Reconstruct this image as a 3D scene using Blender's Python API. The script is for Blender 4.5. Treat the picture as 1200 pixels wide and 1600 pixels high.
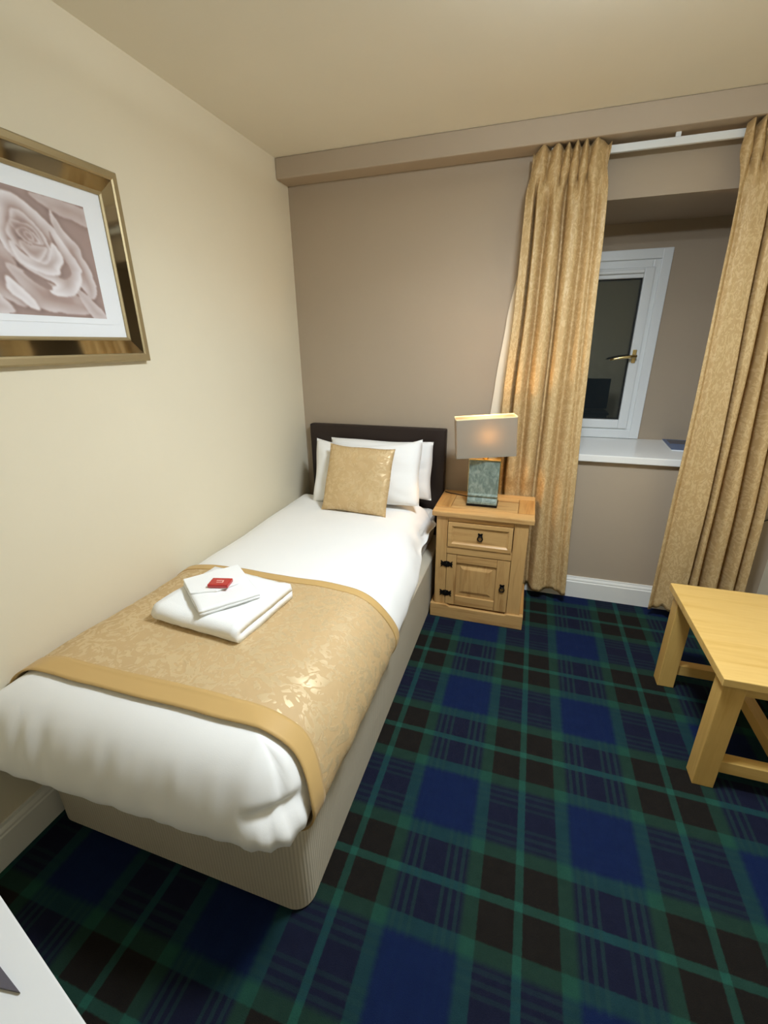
import bpy, bmesh, math, random
from mathutils import Vector, Matrix, noise

scene = bpy.context.scene
for o in list(bpy.data.objects):
    bpy.data.objects.remove(o)
COL = scene.collection
PI = math.pi

# ------------------------------------------------------------------ camera
CAM = Vector((1.4186, -2.6711, 1.5017))
FWD = Vector((-0.28963931, 0.88857298, -0.35573463))
RGT = Vector((0.95199017, 0.30593325, -0.01093442))
UPV = Vector((-0.09911502, 0.34182291, 0.93452304))
cd = bpy.data.cameras.new('camera')
cd.sensor_fit = 'VERTICAL'
cd.sensor_height = 36.0
cd.lens = 689.7 / 1600 * 36.0
cd.clip_start = 0.02
cam = bpy.data.objects.new('camera', cd)
COL.objects.link(cam)
M = Matrix.Identity(4)
for i in range(3):
    M[i][0], M[i][1], M[i][2], M[i][3] = RGT[i], UPV[i], -FWD[i], CAM[i]
cam.matrix_world = M
scene.camera = cam

# ------------------------------------------------------------------ world (night outside), exposure
w = bpy.data.worlds.new('night')
scene.world = w
w.use_nodes = True
w.node_tree.nodes['Background'].inputs[0].default_value = (0.010, 0.013, 0.016, 1)
w.node_tree.nodes['Background'].inputs[1].default_value = 1.0
scene.view_settings.view_transform = 'Standard'
scene.view_settings.look = 'None'
scene.view_settings.gamma = 1.0
scene.view_settings.exposure = -0.14
LAMP_POWER = 49.5
GLOBE_POWER = 60.0
LAMP_COL = (0.80, 0.90, 1.0)
LAMP_POS = (1.58, -1.40, 2.40)

# ------------------------------------------------------------------ helpers
def lin(r, g, b):
    f = lambda c: (c / 255) / 12.92 if c / 255 <= .04045 else ((c / 255 + .055) / 1.055) ** 2.4
    return (f(r), f(g), f(b), 1.0)

def sstep(a, b, x):
    t = max(0., min(1., (x - a) / (b - a)))
    return t * t * (3 - 2 * t)

def link_obj(name, me, mat=None, parent=None, origin=None, smooth=False):
    """verts are given in world space; origin (or the parent's world origin) is subtracted."""
    o = bpy.data.objects.new(name, me)
    COL.objects.link(o)
    if parent is not None:
        org = Vector(parent['_org'])
        o.parent = parent
    else:
        org = Vector(origin) if origin is not None else Vector((0, 0, 0))
        o.location = org
    me.transform(Matrix.Translation(-org))
    o['_org'] = tuple(org)
    if mat is not None:
        me.materials.append(mat)
    if smooth:
        for p in me.polygons:
            p.use_smooth = True
    me.update()
    return o

def mesh(name, vs, fs, mat=None, parent=None, origin=None, smooth=False):
    me = bpy.data.meshes.new(name)
    me.from_pydata([tuple(v) for v in vs], [], fs)
    bm = bmesh.new(); bm.from_mesh(me)
    bmesh.ops.recalc_face_normals(bm, faces=bm.faces)
    bm.to_mesh(me); bm.free()
    return link_obj(name, me, mat, parent, origin, smooth)

def from_bm(name, bm, mat=None, parent=None, origin=None, smooth=False):
    me = bpy.data.meshes.new(name)
    bmesh.ops.recalc_face_normals(bm, faces=bm.faces)
    bm.to_mesh(me); bm.free()
    return link_obj(name, me, mat, parent, origin, smooth)

def bm_box(bm, x0, x1, y0, y1, z0, z1, bev=0.0, seg=2, T=None):
    r = bmesh.ops.create_cube(bm, size=1.0)
    vs = r['verts']
    for v in vs:
        v.co = Vector((x0 + (v.co.x + .5) * (x1 - x0), y0 + (v.co.y + .5) * (y1 - y0), z0 + (v.co.z + .5) * (z1 - z0)))
    es = list({e for v in vs for e in v.link_edges})
    if bev > 0:
        res = bmesh.ops.bevel(bm, geom=es, offset=bev, segments=seg, affect='EDGES', profile=.6)
        vs = list({v for f in res['faces'] for v in f.verts} | {v for v in vs if v.is_valid})
    if T is not None:
        bmesh.ops.transform(bm, matrix=T, verts=vs)
    return vs

def box(name, x0, x1, y0, y1, z0, z1, mat, parent=None, bev=0.003, seg=2, origin=None, T=None):
    bm = bmesh.new()
    bm_box(bm, x0, x1, y0, y1, z0, z1, bev, seg, T)
    if parent is None and origin is None:
        origin = ((x0 + x1) / 2, (y0 + y1) / 2, z0)
    return from_bm(name, bm, mat, parent, origin)

def prism(name, pts, axis, a0, a1, mat, parent=None, origin=None, bev=0.0, T=None, smooth=False):
    """extrude a 2D outline along an axis. pts are the two other coords in xyz order."""
    def P(p, a):
        if axis == 'x': return (a, p[0], p[1])
        if axis == 'y': return (p[0], a, p[1])
        return (p[0], p[1], a)
    n = len(pts)
    bm = bmesh.new()
    A = [bm.verts.new(P(p, a0)) for p in pts]
    B = [bm.verts.new(P(p, a1)) for p in pts]
    bm.faces.new(A); bm.faces.new(B[::-1])
    for i in range(n):
        bm.faces.new((A[i], A[(i + 1) % n], B[(i + 1) % n], B[i]))
    if bev > 0:
        bmesh.ops.recalc_face_normals(bm, faces=bm.faces)
        es = [e for e in bm.edges if len(e.link_faces) == 2 and e.calc_face_angle(0) > .6]
        bmesh.ops.bevel(bm, geom=es, offset=bev, segments=2, affect='EDGES', profile=.6)
    if T is not None:
        bmesh.ops.transform(bm, matrix=T, verts=bm.verts)
    return from_bm(name, bm, mat, parent, origin, smooth)

def tube(name, pts, r, mat, parent=None, origin=None, n=8, closed=False):
    pts = [Vector(p) for p in pts]
    m = len(pts)
    vs, fs = [], []
    up = Vector((0.13, 0.27, 0.95))
    for i, p in enumerate(pts):
        a = pts[(i - 1) % m] if (closed or i > 0) else p
        b = pts[(i + 1) % m] if (closed or i < m - 1) else p
        t = (b - a).normalized()
        s = t.cross(up)
        if s.length < 1e-4: s = t.cross(Vector((1, 0, 0)))
        s.normalize(); u = s.cross(t)
        rr = r[i] if isinstance(r, (list, tuple)) else r
        for k in range(n):
            an = 2 * PI * k / n
            vs.append(p + (s * math.cos(an) + u * math.sin(an)) * rr)
    for i in range(m if closed else m - 1):
        j = (i + 1) % m
        for k in range(n):
            fs.append((i * n + k, i * n + (k + 1) % n, j * n + (k + 1) % n, j * n + k))
    if not closed:
        fs.append(tuple(range(n)))
        fs.append(tuple((m - 1) * n + k for k in range(n - 1, -1, -1)))
    return mesh(name, vs, fs, mat, parent, origin, True)

def lathe(name, prof, cx, cy, mat, parent=None, origin=None, n=32):
    vs, fs = [], []
    for (r, z) in prof:
        for k in range(n):
            a = 2 * PI * k / n
            vs.append((cx + r * math.cos(a), cy + r * math.sin(a), z))
    for i in range(len(prof) - 1):
        for k in range(n):
            fs.append((i * n + k, i * n + (k + 1) % n, (i + 1) * n + (k + 1) % n, (i + 1) * n + k))
    fs.append(tuple(range(n))); fs.append(tuple((len(prof) - 1) * n + k for k in range(n)))
    return mesh(name, vs, fs, mat, parent, origin, True)

def grid_faces(nu, nv):
    return [(j * (nu + 1) + i, j * (nu + 1) + i + 1, (j + 1) * (nu + 1) + i + 1, (j + 1) * (nu + 1) + i)
            for j in range(nv) for i in range(nu)]

def thing(name, label, cat, loc, group=None):
    o = bpy.data.objects.new(name, None)
    COL.objects.link(o)
    o.empty_display_size = .05
    o.location = loc
    o['_org'] = tuple(loc)
    return tag(o, label, cat, group)

def tag(o, label, cat, group=None):
    o['label'] = label
    o['category'] = cat
    if group: o['group'] = group
    return o

def structure(o, label=None):
    o['kind'] = 'structure'
    if label: o['label'] = label
    return o

def catmull(pts, n):
    """resample a polyline of tuples by Catmull-Rom, n samples per span."""
    out = []
    for i in range(len(pts) - 1):
        p0 = pts[max(0, i - 1)]; p1 = pts[i]; p2 = pts[i + 1]; p3 = pts[min(len(pts) - 1, i + 2)]
        for k in range(n):
            t = k / n
            out.append(tuple(.5 * ((2 * b) + (c - a) * t + (2 * a - 5 * b + 4 * c - d) * t * t + (-a + 3 * b - 3 * c + d) * t ** 3)
                             for a, b, c, d in zip(p0, p1, p2, p3)))
    out.append(tuple(pts[-1]))
    return out

# ------------------------------------------------------------------ materials
def mat(name, col, rough=.5, metal=0., spec=.5, **kw):
    m = bpy.data.materials.new(name)
    m.use_nodes = True
    b = m.node_tree.nodes['Principled BSDF']
    b.inputs['Base Color'].default_value = col
    b.inputs['Roughness'].default_value = rough
    b.inputs['Metallic'].default_value = metal
    b.inputs['Specular IOR Level'].default_value = spec
    for k, v in kw.items():
        b.inputs[k.replace('_', ' ')].default_value = v
    return m

def nodes_of(m):
    nt = m.node_tree
    return nt, nt.nodes['Principled BSDF'], (lambda t, **k: _new(nt, t, **k))

def _new(nt, t, **k):
    n = nt.nodes.new(t)
    for a, v in k.items():
        setattr(n, a, v)
    return n

def coords(nt, kind='Object', scale=(1, 1, 1)):
    tc = nt.nodes.new('ShaderNodeTexCoord')
    mp = nt.nodes.new('ShaderNodeMapping')
    mp.inputs['Scale'].default_value = scale
    nt.links.new(tc.outputs[kind], mp.inputs['Vector'])
    return mp.outputs['Vector']

def mixcol(nt, fac, a, b, blend='MIX'):
    n = nt.nodes.new('ShaderNodeMix')
    n.data_type = 'RGBA'; n.blend_type = blend
    for s, v in ((n.inputs['Factor'], fac), (n.inputs['A'], a), (n.inputs['B'], b)):
        if hasattr(v, 'is_output') or hasattr(v, 'links'):
            nt.links.new(v, s)
        else:
            s.default_value = v
    return n.outputs['Result']

def add_bump(m, height, strength=.2, dist=.002):
    nt = m.node_tree
    bp = nt.nodes.new('ShaderNodeBump')
    bp.inputs['Strength'].default_value = strength
    bp.inputs['Distance'].default_value = dist
    nt.links.new(height, bp.inputs['Height'])
    nt.links.new(bp.outputs['Normal'], nt.nodes['Principled BSDF'].inputs['Normal'])

def noise_tex(nt, vec, scale, detail=3., rough=.5, dist=0.):
    n = nt.nodes.new('ShaderNodeTexNoise')
    n.inputs['Scale'].default_value = scale
    n.inputs['Detail'].default_value = detail
    n.inputs['Roughness'].default_value = rough
    n.inputs['Distortion'].default_value = dist
    nt.links.new(vec, n.inputs['Vector'])
    return n.outputs['Fac']

def ramp(nt, fac, stops, interp='LINEAR'):
    r = nt.nodes.new('ShaderNodeValToRGB')
    r.color_ramp.interpolation = interp
    el = r.color_ramp.elements
    el[0].position, el[0].color = stops[0][0], stops[0][1]
    el[1].position, el[1].color = stops[-1][0], stops[-1][1]
    for p, c in stops[1:-1]:
        e = el.new(p); e.color = c
    nt.links.new(fac, r.inputs['Fac'])
    return r.outputs['Color']

def plaster(name, col, rough=.75):
    m = mat(name, col, rough, spec=.25)
    nt = m.node_tree
    v = coords(nt, 'Object')
    f = noise_tex(nt, v, 3.0, 4)
    dk = tuple(c * .94 for c in col[:3]) + (1,)
    c = mixcol(nt, f, dk, col)
    nt.links.new(c, nt.nodes['Principled BSDF'].inputs['Base Color'])
    add_bump(m, noise_tex(nt, v, 120., 3), .12, .001)
    return m

def wood(name, light, dark, axis='x', scale=1., rough=.38):
    m = mat(name, light, rough, spec=.4)
    nt = m.node_tree
    s = {'x': (1.2, 16, 16), 'y': (16, 1.2, 16), 'z': (16, 16, 1.2)}[axis]
    v = coords(nt, 'Object', tuple(q * scale for q in s))
    a = noise_tex(nt, v, 1.6, 5, .6, .6)
    fine = noise_tex(nt, v, 9., 3, .6)
    c1 = ramp(nt, a, [(.30, dark), (.48, light), (.62, light), (.80, tuple(.6 * p + .4 * q for p, q in zip(dark, light)))])
    c2 = mixcol(nt, fine, tuple(q * .86 for q in light[:3]) + (1,), (1, 1, 1, 1))
    mul = mixcol(nt, .35, c1, c2, 'MULTIPLY')
    # occasional knots
    vo = nt.nodes.new('ShaderNodeTexVoronoi')
    vo.inputs['Scale'].default_value = .9
    nt.links.new(v, vo.inputs['Vector'])
    k = ramp(nt, vo.outputs['Distance'], [(0.0, (1, 1, 1, 1)), (.10, (0, 0, 0, 1))])
    kc = mixcol(nt, k, mul, tuple(q * .62 for q in dark[:3]) + (1,))
    nt.links.new(kc, nt.nodes['Principled BSDF'].inputs['Base Color'])
    add_bump(m, fine, .08, .001)
    return m

def damask(name, base, motif, scale, rb=.55, rm=.30, sheen=.3, metal=.0, spec=.5, uv=True):
    """two-tone woven fabric with a scrolling leaf motif; motif threads are glossier."""
    m = mat(name, base, rb, spec=spec)
    nt = m.node_tree
    b = nt.nodes['Principled BSDF']
    v = coords(nt, 'UV' if uv else 'Object', (scale, scale, scale))
    n1 = noise_tex(nt, v, .62, 1.2, .5, 2.6)
    n2 = noise_tex(nt, v, 1.5, 1.0, .5, 1.4)
    r1 = ramp(nt, n1, [(.47, (0, 0, 0, 1)), (.51, (1, 1, 1, 1))])
    r2 = ramp(nt, n2, [(.40, (0, 0, 0, 1)), (.46, (1, 1, 1, 1))])
    f = mixcol(nt, 1.0, r1, r2, 'MULTIPLY')
    c = mixcol(nt, f, base, motif)
    nt.links.new(c, b.inputs['Base Color'])
    rr = nt.nodes.new('ShaderNodeMapRange')
    rr.inputs['To Min'].default_value = rb; rr.inputs['To Max'].default_value = rm
    nt.links.new(f, rr.inputs['Value']); nt.links.new(rr.outputs['Result'], b.inputs['Roughness'])
    mm = nt.nodes.new('ShaderNodeMath'); mm.operation = 'MULTIPLY'; mm.inputs[1].default_value = metal
    nt.links.new(f, mm.inputs[0]); nt.links.new(mm.outputs[0], b.inputs['Metallic'])
    b.inputs['Sheen Weight'].default_value = sheen
    b.inputs['Sheen Roughness'].default_value = .4
    b.inputs['Sheen Tint'].default_value = motif
    add_bump(m, f, .25, .0012)
    return m

def cloth(name, col, scale=600., strength=.15, rough=.85, sheen=.15):
    m = mat(name, col, rough, spec=.2)
    nt = m.node_tree
    nt.nodes['Principled BSDF'].inputs['Sheen Weight'].default_value = sheen
    v = coords(nt, 'Object')
    add_bump(m, noise_tex(nt, v, scale, 2), strength, .001)
    return m

M_cream = plaster('cream_wall_paint', lin(233, 222, 196))
M_taupe = plaster('taupe_wall_paint', lin(179, 162, 140))
M_ceil = plaster('ceiling_paint', lin(240, 233, 214))
M_white = mat('white_gloss_paint', lin(236, 234, 226), .35)
M_upvc = mat('white_plastic', lin(232, 234, 232), .3)
M_sill = mat('white_sill_board', lin(238, 236, 230), .22)
M_linen = cloth('white_cotton', lin(243, 241, 236), 350, .10)
M_terry = cloth('white_terry', lin(248, 247, 243), 420, .7, .95, .4)
M_divan = None
M_brown = mat('dark_brown_leatherette', lin(44, 33, 28), .5, spec=.35)
M_black = mat('black_iron', lin(22, 19, 17), .45, .6)
M_brass = mat('polished_brass', lin(206, 184, 130), .25, 1.)
M_bronze = mat('champagne_frame', lin(168, 150, 112), .45, .6)
M_mirror = mat('mirror_slip', lin(188, 180, 158), .06, 1.)
M_matbd = mat('white_mount_board', lin(240, 242, 244), .6)
M_gasket = mat('black_gasket', lin(30, 30, 30), .6)
M_pine_x = wood('waxed_pine_across', lin(203, 164, 107), lin(168, 124, 72), 'x')
M_pine_z = wood('waxed_pine_upright', lin(203, 164, 107), lin(168, 124, 72), 'z')
M_pine_y = wood('waxed_pine_deep', lin(198, 152, 90), lin(166, 116, 60), 'y')
M_oak_x = wood('honey_oak_across', lin(224, 188, 114), lin(212, 172, 94), 'x', .8, .42)
M_oak_y = wood('honey_oak_deep', lin(220, 182, 106), lin(206, 164, 86), 'y', .8, .42)
M_oak_z = wood('honey_oak_upright', lin(220, 182, 106), lin(206, 164, 86), 'z', .8, .42)
M_curtain = damask('gold_damask_curtain', lin(190, 158, 108), lin(205, 176, 127), 30., .65, .48, .15)
M_runner = damask('gold_damask_runner', lin(196, 164, 114), lin(214, 188, 142), 25., .75, .44, .1, .30, 1.)
M_gold = cloth('plain_gold_satin', lin(200, 164, 104), 500, .08, .5, .1)
M_cushion = damask('gold_damask_cushion', lin(198, 166, 116), lin(211, 183, 135), 25., .75, .45, .1, .25, .8)
M_lining = cloth('cream_lining', lin(240, 226, 200), 500, .08)
M_hair = mat('dark_cable', lin(18, 17, 17), .5)

def divan_mat():
    m = mat('ribbed_beige_fabric', lin(192, 182, 162), .85, spec=.2)
    nt = m.node_tree
    v = coords(nt, 'UV')
    wv = nt.nodes.new('ShaderNodeTexWave'); wv.bands_direction = 'X'
    wv.inputs['Scale'].default_value = 30.; wv.inputs['Distortion'].default_value = .15
    nt.links.new(v, wv.inputs['Vector'])
    c = mixcol(nt, wv.outputs['Fac'], lin(182, 172, 152), lin(196, 186, 166))
    nt.links.new(c, nt.nodes['Principled BSDF'].inputs['Base Color'])
    add_bump(m, wv.outputs['Fac'], .35, .002)
    return m
M_divan = divan_mat()

def marble():
    m = mat('green_marble', lin(120, 140, 130), .3)
    nt = m.node_tree
    v = coords(nt, 'Object', (1, 1, .55))
    a = noise_tex(nt, v, 38., 6, .65, 1.2)
    c = ramp(nt, a, [(.28, lin(84, 98, 92)), (.5, lin(116, 130, 120)), (.62, lin(142, 153, 142)), (.78, lin(100, 114, 106))])
    nt.links.new(c, nt.nodes['Principled BSDF'].inputs['Base Color'])
    return m
M_marble = marble()

def shade_mat():
    m = bpy.data.materials.new('grey_linen_shade'); m.use_nodes = True
    nt = m.node_tree
    b = nt.nodes['Principled BSDF']; out = nt.nodes['Material Output']
    b.inputs['Base Color'].default_value = lin(142, 134, 120); b.inputs['Roughness'].default_value = .9
    b.inputs['Specular IOR Level'].default_value = .1
    t = nt.nodes.new('ShaderNodeBsdfTranslucent'); t.inputs['Color'].default_value = (.8, .55, .30, 1)
    mx = nt.nodes.new('ShaderNodeMixShader'); mx.inputs[0].default_value = .015
    nt.links.new(b.outputs[0], mx.inputs[1]); nt.links.new(t.outputs[0], mx.inputs[2])
    nt.links.new(mx.outputs[0], out.inputs['Surface'])
    v = coords(nt, 'Object', (1, 1, 1))
    add_bump(m, noise_tex(nt, v, 500, 2), .1, .001)
    return m
M_shade = shade_mat()
M_shade_in = mat('cream_shade_lining', lin(245, 228, 180), .8)

def emit_mat(name, col, strength):
    m = mat(name, (0, 0, 0, 1), .6)
    b = m.node_tree.nodes['Principled BSDF']
    b.inputs['Emission Color'].default_value = tuple(col) + (1,)
    b.inputs['Emission Strength'].default_value = strength
    return m

def glass_mat():
    m = bpy.data.materials.new('window_glass'); m.use_nodes = True
    nt = m.node_tree
    b = nt.nodes['Principled BSDF']
    b.inputs['Base Color'].default_value = (.9, .95, .93, 1)
    b.inputs['Roughness'].default_value = .0
    b.inputs['Transmission Weight'].default_value = 1.0
    b.inputs['IOR'].default_value = 1.5
    return m
M_glass = glass_mat()

def tartan():
    m = mat('tartan_carpet', (0, 0, 0, 1), .95, spec=.08)
    nt = m.node_tree
    tc = nt.nodes.new('ShaderNodeTexCoord')
    # slightly wobbling pile
    nz = nt.nodes.new('ShaderNodeTexNoise'); nz.inputs['Scale'].default_value = 90.; nz.inputs['Detail'].default_value = 2.
    nt.links.new(tc.outputs['Object'], nz.inputs['Vector'])
    vm = nt.nodes.new('ShaderNodeVectorMath'); vm.operation = 'MULTIPLY_ADD'
    vm.inputs[1].default_value = (.0045, .0045, 0)
    nt.links.new(nz.outputs['Color'], vm.inputs[0]); nt.links.new(tc.outputs['Object'], vm.inputs[2])
    sp = nt.nodes.new('ShaderNodeSeparateXYZ'); nt.links.new(vm.outputs[0], sp.inputs[0])
    def mth(op, a, b=None):
        n = nt.nodes.new('ShaderNodeMath'); n.operation = op
        for s, v in zip(n.inputs, (a, b)):
            if v is None: continue
            if hasattr(v, 'links'): nt.links.new(v, s)
            else: s.default_value = v
        return n.outputs[0]
    BLK, GRN, BLU = lin(30, 27, 24), lin(33, 70, 58), lin(19, 29, 60)
    LGR = lin(36, 80, 68)
    K, W = (0, 0, 0, 1), (1, 1, 1, 1)
    def axis(sock, period, phase):
        t = mth('SUBTRACT', sock, phase)
        t = mth('DIVIDE', t, period)
        t = mth('ADD', t, 100.5)
        t = mth('FRACT', t)
        t = mth('SUBTRACT', t, .5)
        t = mth('ABSOLUTE', t)
        t = mth('MULTIPLY', t, 2.0)     # 0 at the centre line of the dark block, 1 at the middle of the blue
        base = ramp(nt, t, [(0, LGR), (.040, LGR), (.052, BLK), (.425, BLK), (.44, GRN), (.57, GRN), (.635, BLU), (1., BLU)])
        st = ramp(nt, t, [(0, K), (.64, K), (.65, W), (.685, W), (.695, K), (.735, K), (.745, W), (.78, W), (.79, K), (.83, K), (.84, W), (.87, W), (.88, K), (1, K)])
        blue = ramp(nt, t, [(.57, K), (.655, W)])
        return base, st, blue
    bx, sx, mx = axis(sp.outputs['X'], .502, 1.533)
    by, sy, my = axis(sp.outputs['Y'], .520, -1.300)
    avg = mixcol(nt, .5, bx, by)
    ix = mth('MULTIPLY', sx, mth('SUBTRACT', 1., mth('MULTIPLY', my, .85)))
    iy = mth('MULTIPLY', mth('MULTIPLY', sy, .6), mth('SUBTRACT', 1., mth('MULTIPLY', mx, .85)))
    s = mth('MULTIPLY', mth('MAXIMUM', ix, iy), .44)
    c = mixcol(nt, s, avg, lin(36, 62, 58))
    # boost where two blues meet
    bb = mth('MULTIPLY', mx, my)
    c = mixcol(nt, mth('MULTIPLY', bb, .6), c, lin(18, 33, 70))
    pile = noise_tex(nt, tc.outputs['Object'], 420., 2)
    patch = noise_tex(nt, tc.outputs['Object'], 26., 4)
    c = mixcol(nt, .55, c, mixcol(nt, pile, (.45, .45, .45, 1), (1.35, 1.35, 1.35, 1)), 'MULTIPLY')
    c = mixcol(nt, .55, c, mixcol(nt, patch, (.6, .6, .6, 1), (1.25, 1.25, 1.25, 1)), 'MULTIPLY')
    nt.links.new(c, nt.nodes['Principled BSDF'].inputs['Base Color'])
    b = nt.nodes['Principled BSDF']
    add_bump(m, pile, .5, .004)
    return m
M_tartan = tartan()

# ------------------------------------------------------------------ the room
RX, FY, H = 2.73, -3.50, 2.4315          # right wall, wall behind the camera, ceiling
BD, BZ = .127, 2.334                     # beam depth and underside
HX0, HX1, HZ0, HZ1, RD = 1.42, 2.44, .90, 2.122, .52      # window recess
WX0, WX1, WZ0, WZ1 = 1.50, 2.10, .915, 1.988              # window opening in the recess

structure(box('floor', -.1, RX + .1, FY - .1, .7, -.06, 0, M_tartan, bev=0, origin=(0, 0, 0)), 'blue, green and black tartan carpet')
structure(box('ceiling', -.1, RX + .1, FY - .1, .7, H, H + .08, M_ceil, bev=0, origin=(0, 0, H)))
structure(box('wall_left', -.1, 0, FY - .1, .7, 0, H, M_cream, bev=0, origin=(0, 0, 0)))
structure(box('wall_right', RX, RX + .1, FY - .1, .7, 0, H, M_cream, bev=0, origin=(RX, 0, 0)))
structure(box('wall_front', 0, RX, FY - .1, FY, 0, H, M_cream, bev=0, origin=(0, FY, 0)))

def wall_back():
    bm = bmesh.new()
    bm_box(bm, 0, HX0, 0, .70, 0, H)
    bm_box(bm, HX1, RX, 0, .70, 0, H)
    bm_box(bm, HX0, HX1, 0, .70, 0, HZ0 - .026)
    bm_box(bm, HX0, HX1, 0, .70, HZ1, H)
    # back of the recess round the window
    bm_box(bm, HX0, WX0 + .01, RD, .70, HZ0 - .026, HZ1)
    bm_box(bm, WX1 - .01, HX1, RD, .70, HZ0 - .026, HZ1)
    bm_box(bm, WX0 + .01, WX1 - .01, RD, .70, WZ1 - .01, HZ1)
    bm_box(bm, WX0 + .01, WX1 - .01, RD, .70, HZ0 - .026, HZ0)
    return from_bm('wall_back', bm, M_taupe, None, (0, 0, 0))
structure(wall_back())
structure(box('trim_1', 0, RX, -BD, 0, BZ, H, M_taupe, bev=.008, origin=(0, 0, BZ)), 'taupe boxed beam under the ceiling')

def skirting(name, p0, p1, inward):
    """moulded skirting board between two floor points; inward = unit vector into the room"""
    prof = [(0, 0), (.018, 0), (.018, .105), (.0145, .110), (.0145, .118), (.012, .124), (.0085, .130), (.007, .139), (0, .139)]
    a, b, n = Vector(p0), Vector(p1), Vector(inward)
    vs = [a + n * q[0] + Vector((0, 0, q[1])) for q in prof] + [b + n * q[0] + Vector((0, 0, q[1])) for q in prof]
    k = len(prof)
    fs = [(i, (i + 1) % k, k + (i + 1) % k, k + i) for i in range(k)] + [tuple(range(k)), tuple(range(2 * k - 1, k - 1, -1))]
    structure(mesh(name, vs, fs, M_white, None, p0))
skirting('baseboard_left', (0, FY, 0), (0, 0, 0), (1, 0, 0))
skirting('baseboard_back', (.018, 0, 0), (RX - .018, 0, 0), (0, -1, 0))
skirting('baseboard_right', (RX, FY, 0), (RX, 0, 0), (-1, 0, 0))
skirting('baseboard_front', (.018, FY, 0), (RX - .018, FY, 0), (0, 1, 0))

# ------------------------------------------------------------------ window
def frame_ring(bm, x0, x1, z0, z1, wd, y0, y1, bev=.004):
    """rectangular ring of four bars"""
    bm_box(bm, x0, x0 + wd, y0, y1, z0, z1, bev)
    bm_box(bm, x1 - wd, x1, y0, y1, z0, z1, bev)
    bm_box(bm, x0 + wd - .002, x1 - wd + .002, y0, y1, z1 - wd, z1, bev)
    bm_box(bm, x0 + wd - .002, x1 - wd + .002, y0, y1, z0, z0 + wd, bev)

win = bpy.data.objects.new('window_1', None); COL.objects.link(win)
win.location = (1.8, RD, WZ0); win['_org'] = (1.8, RD, WZ0)
structure(win, 'white plastic casement window deep in the recess')
bm = bmesh.new(); frame_ring(bm, WX0, WX1, WZ0, WZ1, .052, RD - .022, RD + .06, .004)
from_bm('outer_frame', bm, M_upvc, win)
bm = bmesh.new(); frame_ring(bm, WX0 + .045, WX1 - .045, WZ0 + .04, WZ1 - .05, .045, RD - .012, RD + .055, .006)
from_bm('inner_frame', bm, M_upvc, win)
SX0, SX1, SZ0, SZ1 = WX0 + .075, WX1 - .075, WZ0 + .062, WZ1 - .092
bm = bmesh.new(); frame_ring(bm, SX0, SX1, SZ0, SZ1, .055, RD - .026, RD + .04, .007)
sash = from_bm('sash', bm, M_upvc, win)
bm = bmesh.new(); frame_ring(bm, SX0 + .05, SX1 - .05, SZ0 + .05, SZ1 - .05, .009, RD - .008, RD + .01, .001)
from_bm('gasket', bm, M_gasket, sash)
box('pane', SX0 + .052, SX1 - .052, RD + .004, RD + .010, SZ0 + .052, SZ1 - .052, M_glass, sash, bev=0)
box('pane', SX0 + .052, SX1 - .052, RD + .024, RD + .030, SZ0 + .052, SZ1 - .052, M_glass, sash, bev=0)
# trickle vent on the sash head
bm = bmesh.new()
bm_box(bm, SX0 + .04, SX1 - .055, RD - .042, RD - .024, SZ1 - .032, SZ1 - .012, .007, 3)
from_bm('trickle_vent', bm, M_upvc, sash)
# brass handle
hx, hz = 2.0 - .008, 1.415
box('handle', hx - .011, hx + .011, RD - .034, RD - .0265, hz - .038, hz + .038, M_brass, sash, bev=.003)
bm = bmesh.new()
bmesh.ops.create_cone(bm, cap_ends=True, segments=14, radius1=.009, radius2=.0075, depth=.04,
                      matrix=Matrix.Translation((hx, RD - .05, hz)) @ Matrix.Rotation(PI / 2, 4, 'X'))
me = bpy.data.meshes.new('neck'); bm.to_mesh(me); bm.free()
link_obj('handle_neck', me, M_brass, sash, smooth=True)
tube('handle_lever', [(hx + .008, RD - .068, hz + .002), (hx - .03, RD - .072, hz - .001), (hx - .07, RD - .072, hz - .006), (hx - .11, RD - .070, hz - .013), (hx - .135, RD - .067, hz - .018)],
     [.0085, .0095, .0085, .0078, .005], M_brass, sash, n=10)

structure(box('trim_2', HX0, HX1, -.03, RD, HZ0 - .026, .913, M_sill, bev=.005, origin=(1.9, 0, .874)), 'white window sill board')

# book / leaflet lying on the sill
bk = thing('leaflet', 'blue glossy leaflet lying on the white window sill', 'leaflet', (2.31, .33, .9135))
Tb = Matrix.Translation((2.318, .345, 0)) @ Matrix.Rotation(math.radians(-4), 4, 'Z')
M_blue = mat('blue_print', lin(72, 104, 150), .25)
bm = bmesh.new(); bm_box(bm, -.09, .08, -.155, .16, .9135, .9195, .0008, 1, Tb); from_bm('pages', bm, M_matbd, bk)
bm = bmesh.new(); bm_box(bm, -.091, .081, -.156, .161, .9195, .9205, 0, 1, Tb); cov = from_bm('cover', bm, M_blue, bk)
bm = bmesh.new(); bm_box(bm, -.07, .06, .02, .14, .9205, .9209, 0, 1, Tb); from_bm('cover_photo', bm, mat('navy_print', lin(38, 56, 84), .25), cov)

# ------------------------------------------------------------------ ceiling light (above the camera, out of frame)
cl = thing('ceiling_light', 'round drum ceiling light hanging above the foot of the bed', 'ceiling light', (LAMP_POS[0], LAMP_POS[1], H))
LXC, LYC = LAMP_POS[0], LAMP_POS[1]
lathe('ceiling_rose', [(.001, H), (.055, H), (.05, H - .018), (.012, H - .028), (.001, H - .028)], LXC, LYC, M_white, cl)
lathe('stem', [(.001, H - .028), (.008, H - .028), (.008, H - .07), (.001, H - .07)], LXC, LYC, M_brass, cl, n=12)
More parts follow.
